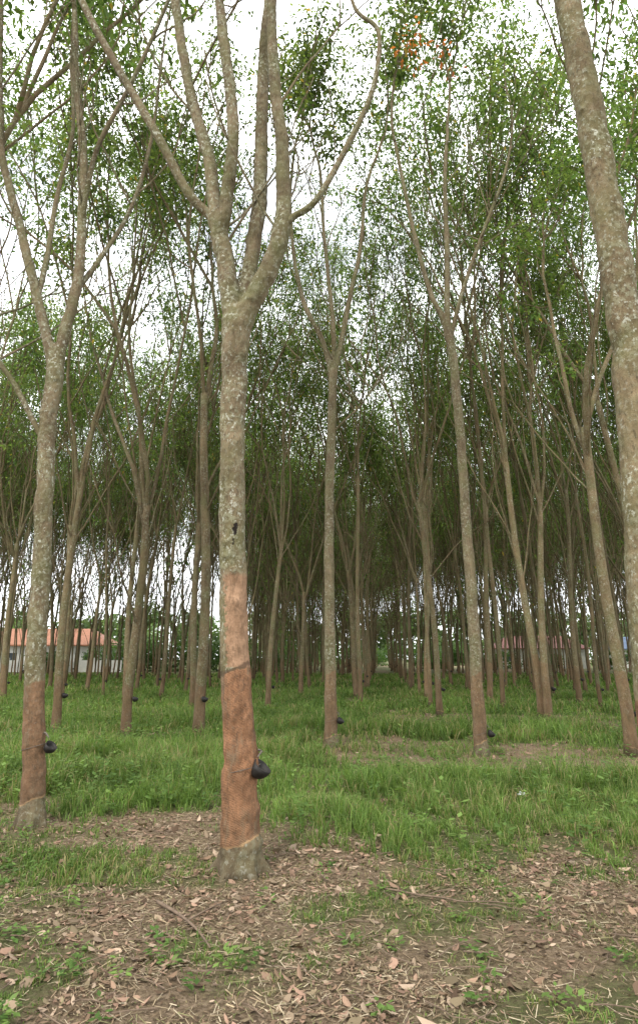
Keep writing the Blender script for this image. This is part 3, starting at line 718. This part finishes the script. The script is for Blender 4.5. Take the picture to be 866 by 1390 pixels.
M_wall = plain_mat("white_plaster", (.62, .61, .57), .85, 1.2, .2, .05)
M_glass = plain_mat("dark_window", (.04, .05, .06), .15, 3, .2, .0)
M_door = plain_mat("door_wood", (.2, .11, .06), .6, 6, .2)
def roofmat(name, col):
    m = bpy.data.materials.new(name); t = NT(m); ob = t.node("ShaderNodeTexCoord").outputs["Object"]
    wv = t.node("ShaderNodeTexWave", wave_type='BANDS', bands_direction='X'); t.l.new(ob, wv.inputs["Vector"]); wv.inputs["Scale"].default_value = 1.6
    n = t.noise(ob, 2.5, 5)
    c = t.mix(t.mr(n, .3, .7), tuple(k*.7 for k in col), col); c = t.mix(t.mr(wv.outputs["Fac"], 0, .4, .35, 0), c, tuple(k*.4 for k in col))
    t.out(t.princ(c, .7, wv.outputs["Fac"], .6, .05)); return m
def box(name, lo, hi, mat, parent):
    x0, y0, z0 = lo; x1, y1, z1 = hi
    v = [(x0, y0, z0), (x1, y0, z0), (x1, y1, z0), (x0, y1, z0), (x0, y0, z1), (x1, y0, z1), (x1, y1, z1), (x0, y1, z1)]
    f = [(0, 3, 2, 1), (4, 5, 6, 7), (0, 1, 5, 4), (1, 2, 6, 5), (2, 3, 7, 6), (3, 0, 4, 7)]
    me = bpy.data.meshes.new(name); me.from_pydata(v, [], f); me.materials.append(mat); return link(bpy.data.objects.new(name, me), parent)
def house(x, y, w, d, h, rh, roofc, rz=0):
    root = bpy.data.objects.new("plaster_house", None); link(root); root.location = (x, y, 0); root.rotation_euler = (0, 0, rz)
    box("walls", (-w/2, 0, 0), (w/2, d, h), M_wall, root)
    e = .7
    v = [(-w/2-e, -e, h-.1), (w/2+e, -e, h-.1), (w/2+e, d+e, h-.1), (-w/2-e, d+e, h-.1), (-w/2+d*.35, d/2, h+rh), (w/2-d*.35, d/2, h+rh),
         (-w/2-e, -e, h-.25), (w/2+e, -e, h-.25), (w/2+e, d+e, h-.25), (-w/2-e, d+e, h-.25)]
    f = [(0, 1, 5, 4), (1, 2, 5), (2, 3, 4, 5), (3, 0, 4), (6, 7, 1, 0), (7, 8, 2, 1), (8, 9, 3, 2), (9, 6, 0, 3), (9, 8, 7, 6)]
    me = bpy.data.meshes.new("roof"); me.from_pydata(v, [], f); me.materials.append(roofc); link(bpy.data.objects.new("roof", me), root)
    k = int(w//2.6)
    for i in range(k):
        cx = -w/2+(i+.5)*w/k
        if i == k//2:
            box("door", (cx-.5, -.05, 0), (cx+.5, -.003, 2.1), M_door, root)
        else:
            box("window_frame", (cx-.65, -.05, .95), (cx+.65, -.003, 2.15), M_wall, root)
            box("window_glass", (cx-.56, -.07, 1.04), (cx+.56, -.053, 2.06), M_glass, root)
house(-33, 78, 15, 7, 3.1, 1.9, roofmat("orange_tile_roof", (.36, .16, .09)), rad(3))
house(-64, 82, 16, 7, 3.1, 1.9, roofmat("orange_tile_roof_b", (.32, .15, .09)), rad(-4))
house(33, 99, 13, 7, 3.0, 1.8, roofmat("red_metal_roof", (.2, .08, .065)), rad(-6))
house(53, 103, 13, 7, 3.0, 1.8, roofmat("blue_metal_roof", (.09, .13, .2)), rad(-6))
wl = bpy.data.objects.new("boundary_wall", None); link(wl)
for i in range(12):
    x0 = -60+i*3.2
    box("panel", (x0+.17, 73.5, 0), (x0+3.03, 73.62, 1.25), M_wall, wl)
    box("post", (x0-.14, 73.44, 0), (x0+.14, 73.68, 1.5), M_wall, wl)

# ------------------------------------------------------------------ world, sun, camera
w = bpy.data.worlds.new("World"); scene.world = w; w.use_nodes = True
nt = w.node_tree; nt.nodes.clear()
sky = nt.nodes.new("ShaderNodeTexSky"); sky.sky_type = 'NISHITA'; sky.sun_disc = False
SE, SR = rad(52), rad(205)
sky.sun_elevation = SE; sky.sun_rotation = SR; sky.air_density = 1.0; sky.dust_density = 2.0
tcw = nt.nodes.new("ShaderNodeTexCoord"); mp = nt.nodes.new("ShaderNodeMapping"); mp.inputs["Scale"].default_value = (1, 1, 2.2)
nz = nt.nodes.new("ShaderNodeTexNoise"); nz.inputs["Scale"].default_value = 2.6; nz.inputs["Detail"].default_value = 7
nt.links.new(tcw.outputs["Generated"], mp.inputs[0]); nt.links.new(mp.outputs[0], nz.inputs["Vector"])
mr = nt.nodes.new("ShaderNodeMapRange"); nt.links.new(nz.outputs["Fac"], mr.inputs[0]); mr.inputs[1].default_value = .34; mr.inputs[2].default_value = .56; mr.inputs[3].default_value = .32; mr.inputs[4].default_value = 1
mx = nt.nodes.new("ShaderNodeMix"); mx.data_type = 'RGBA'; nt.links.new(mr.outputs[0], mx.inputs[0]); nt.links.new(sky.outputs[0], mx.inputs[6]); mx.inputs[7].default_value = (20.0, 20.3, 20.8, 1)
bg = nt.nodes.new("ShaderNodeBackground"); nt.links.new(mx.outputs[2], bg.inputs[0]); bg.inputs[1].default_value = .15
ow = nt.nodes.new("ShaderNodeOutputWorld"); nt.links.new(bg.outputs[0], ow.inputs[0])

sl = bpy.data.lights.new("sun", 'SUN'); sl.energy = 2.8; sl.angle = rad(12); sl.color = (1, .93, .82)
so = bpy.data.objects.new("sun", sl); link(so)
dv = Vector((math.sin(SR)*math.cos(SE), math.cos(SR)*math.cos(SE), math.sin(SE)))
so.rotation_euler = dv.to_track_quat('Z', 'Y').to_euler(); so.location = dv*50

cam = bpy.data.cameras.new("camera"); co = bpy.data.objects.new("camera", cam); link(co)
cam.sensor_fit = 'VERTICAL'; cam.sensor_height = 36; cam.lens = 867/1390*36; cam.shift_y = -45/1390
cam.clip_end = 2000; cam.clip_start = .05
co.location = (0, 0, 1.5); co.rotation_euler = (rad(90+15.66), 0, 0)
scene.camera = co
scene.view_settings.view_transform = 'Standard'; scene.view_settings.look = 'None'; scene.view_settings.exposure = 0; scene.view_settings.gamma = 1
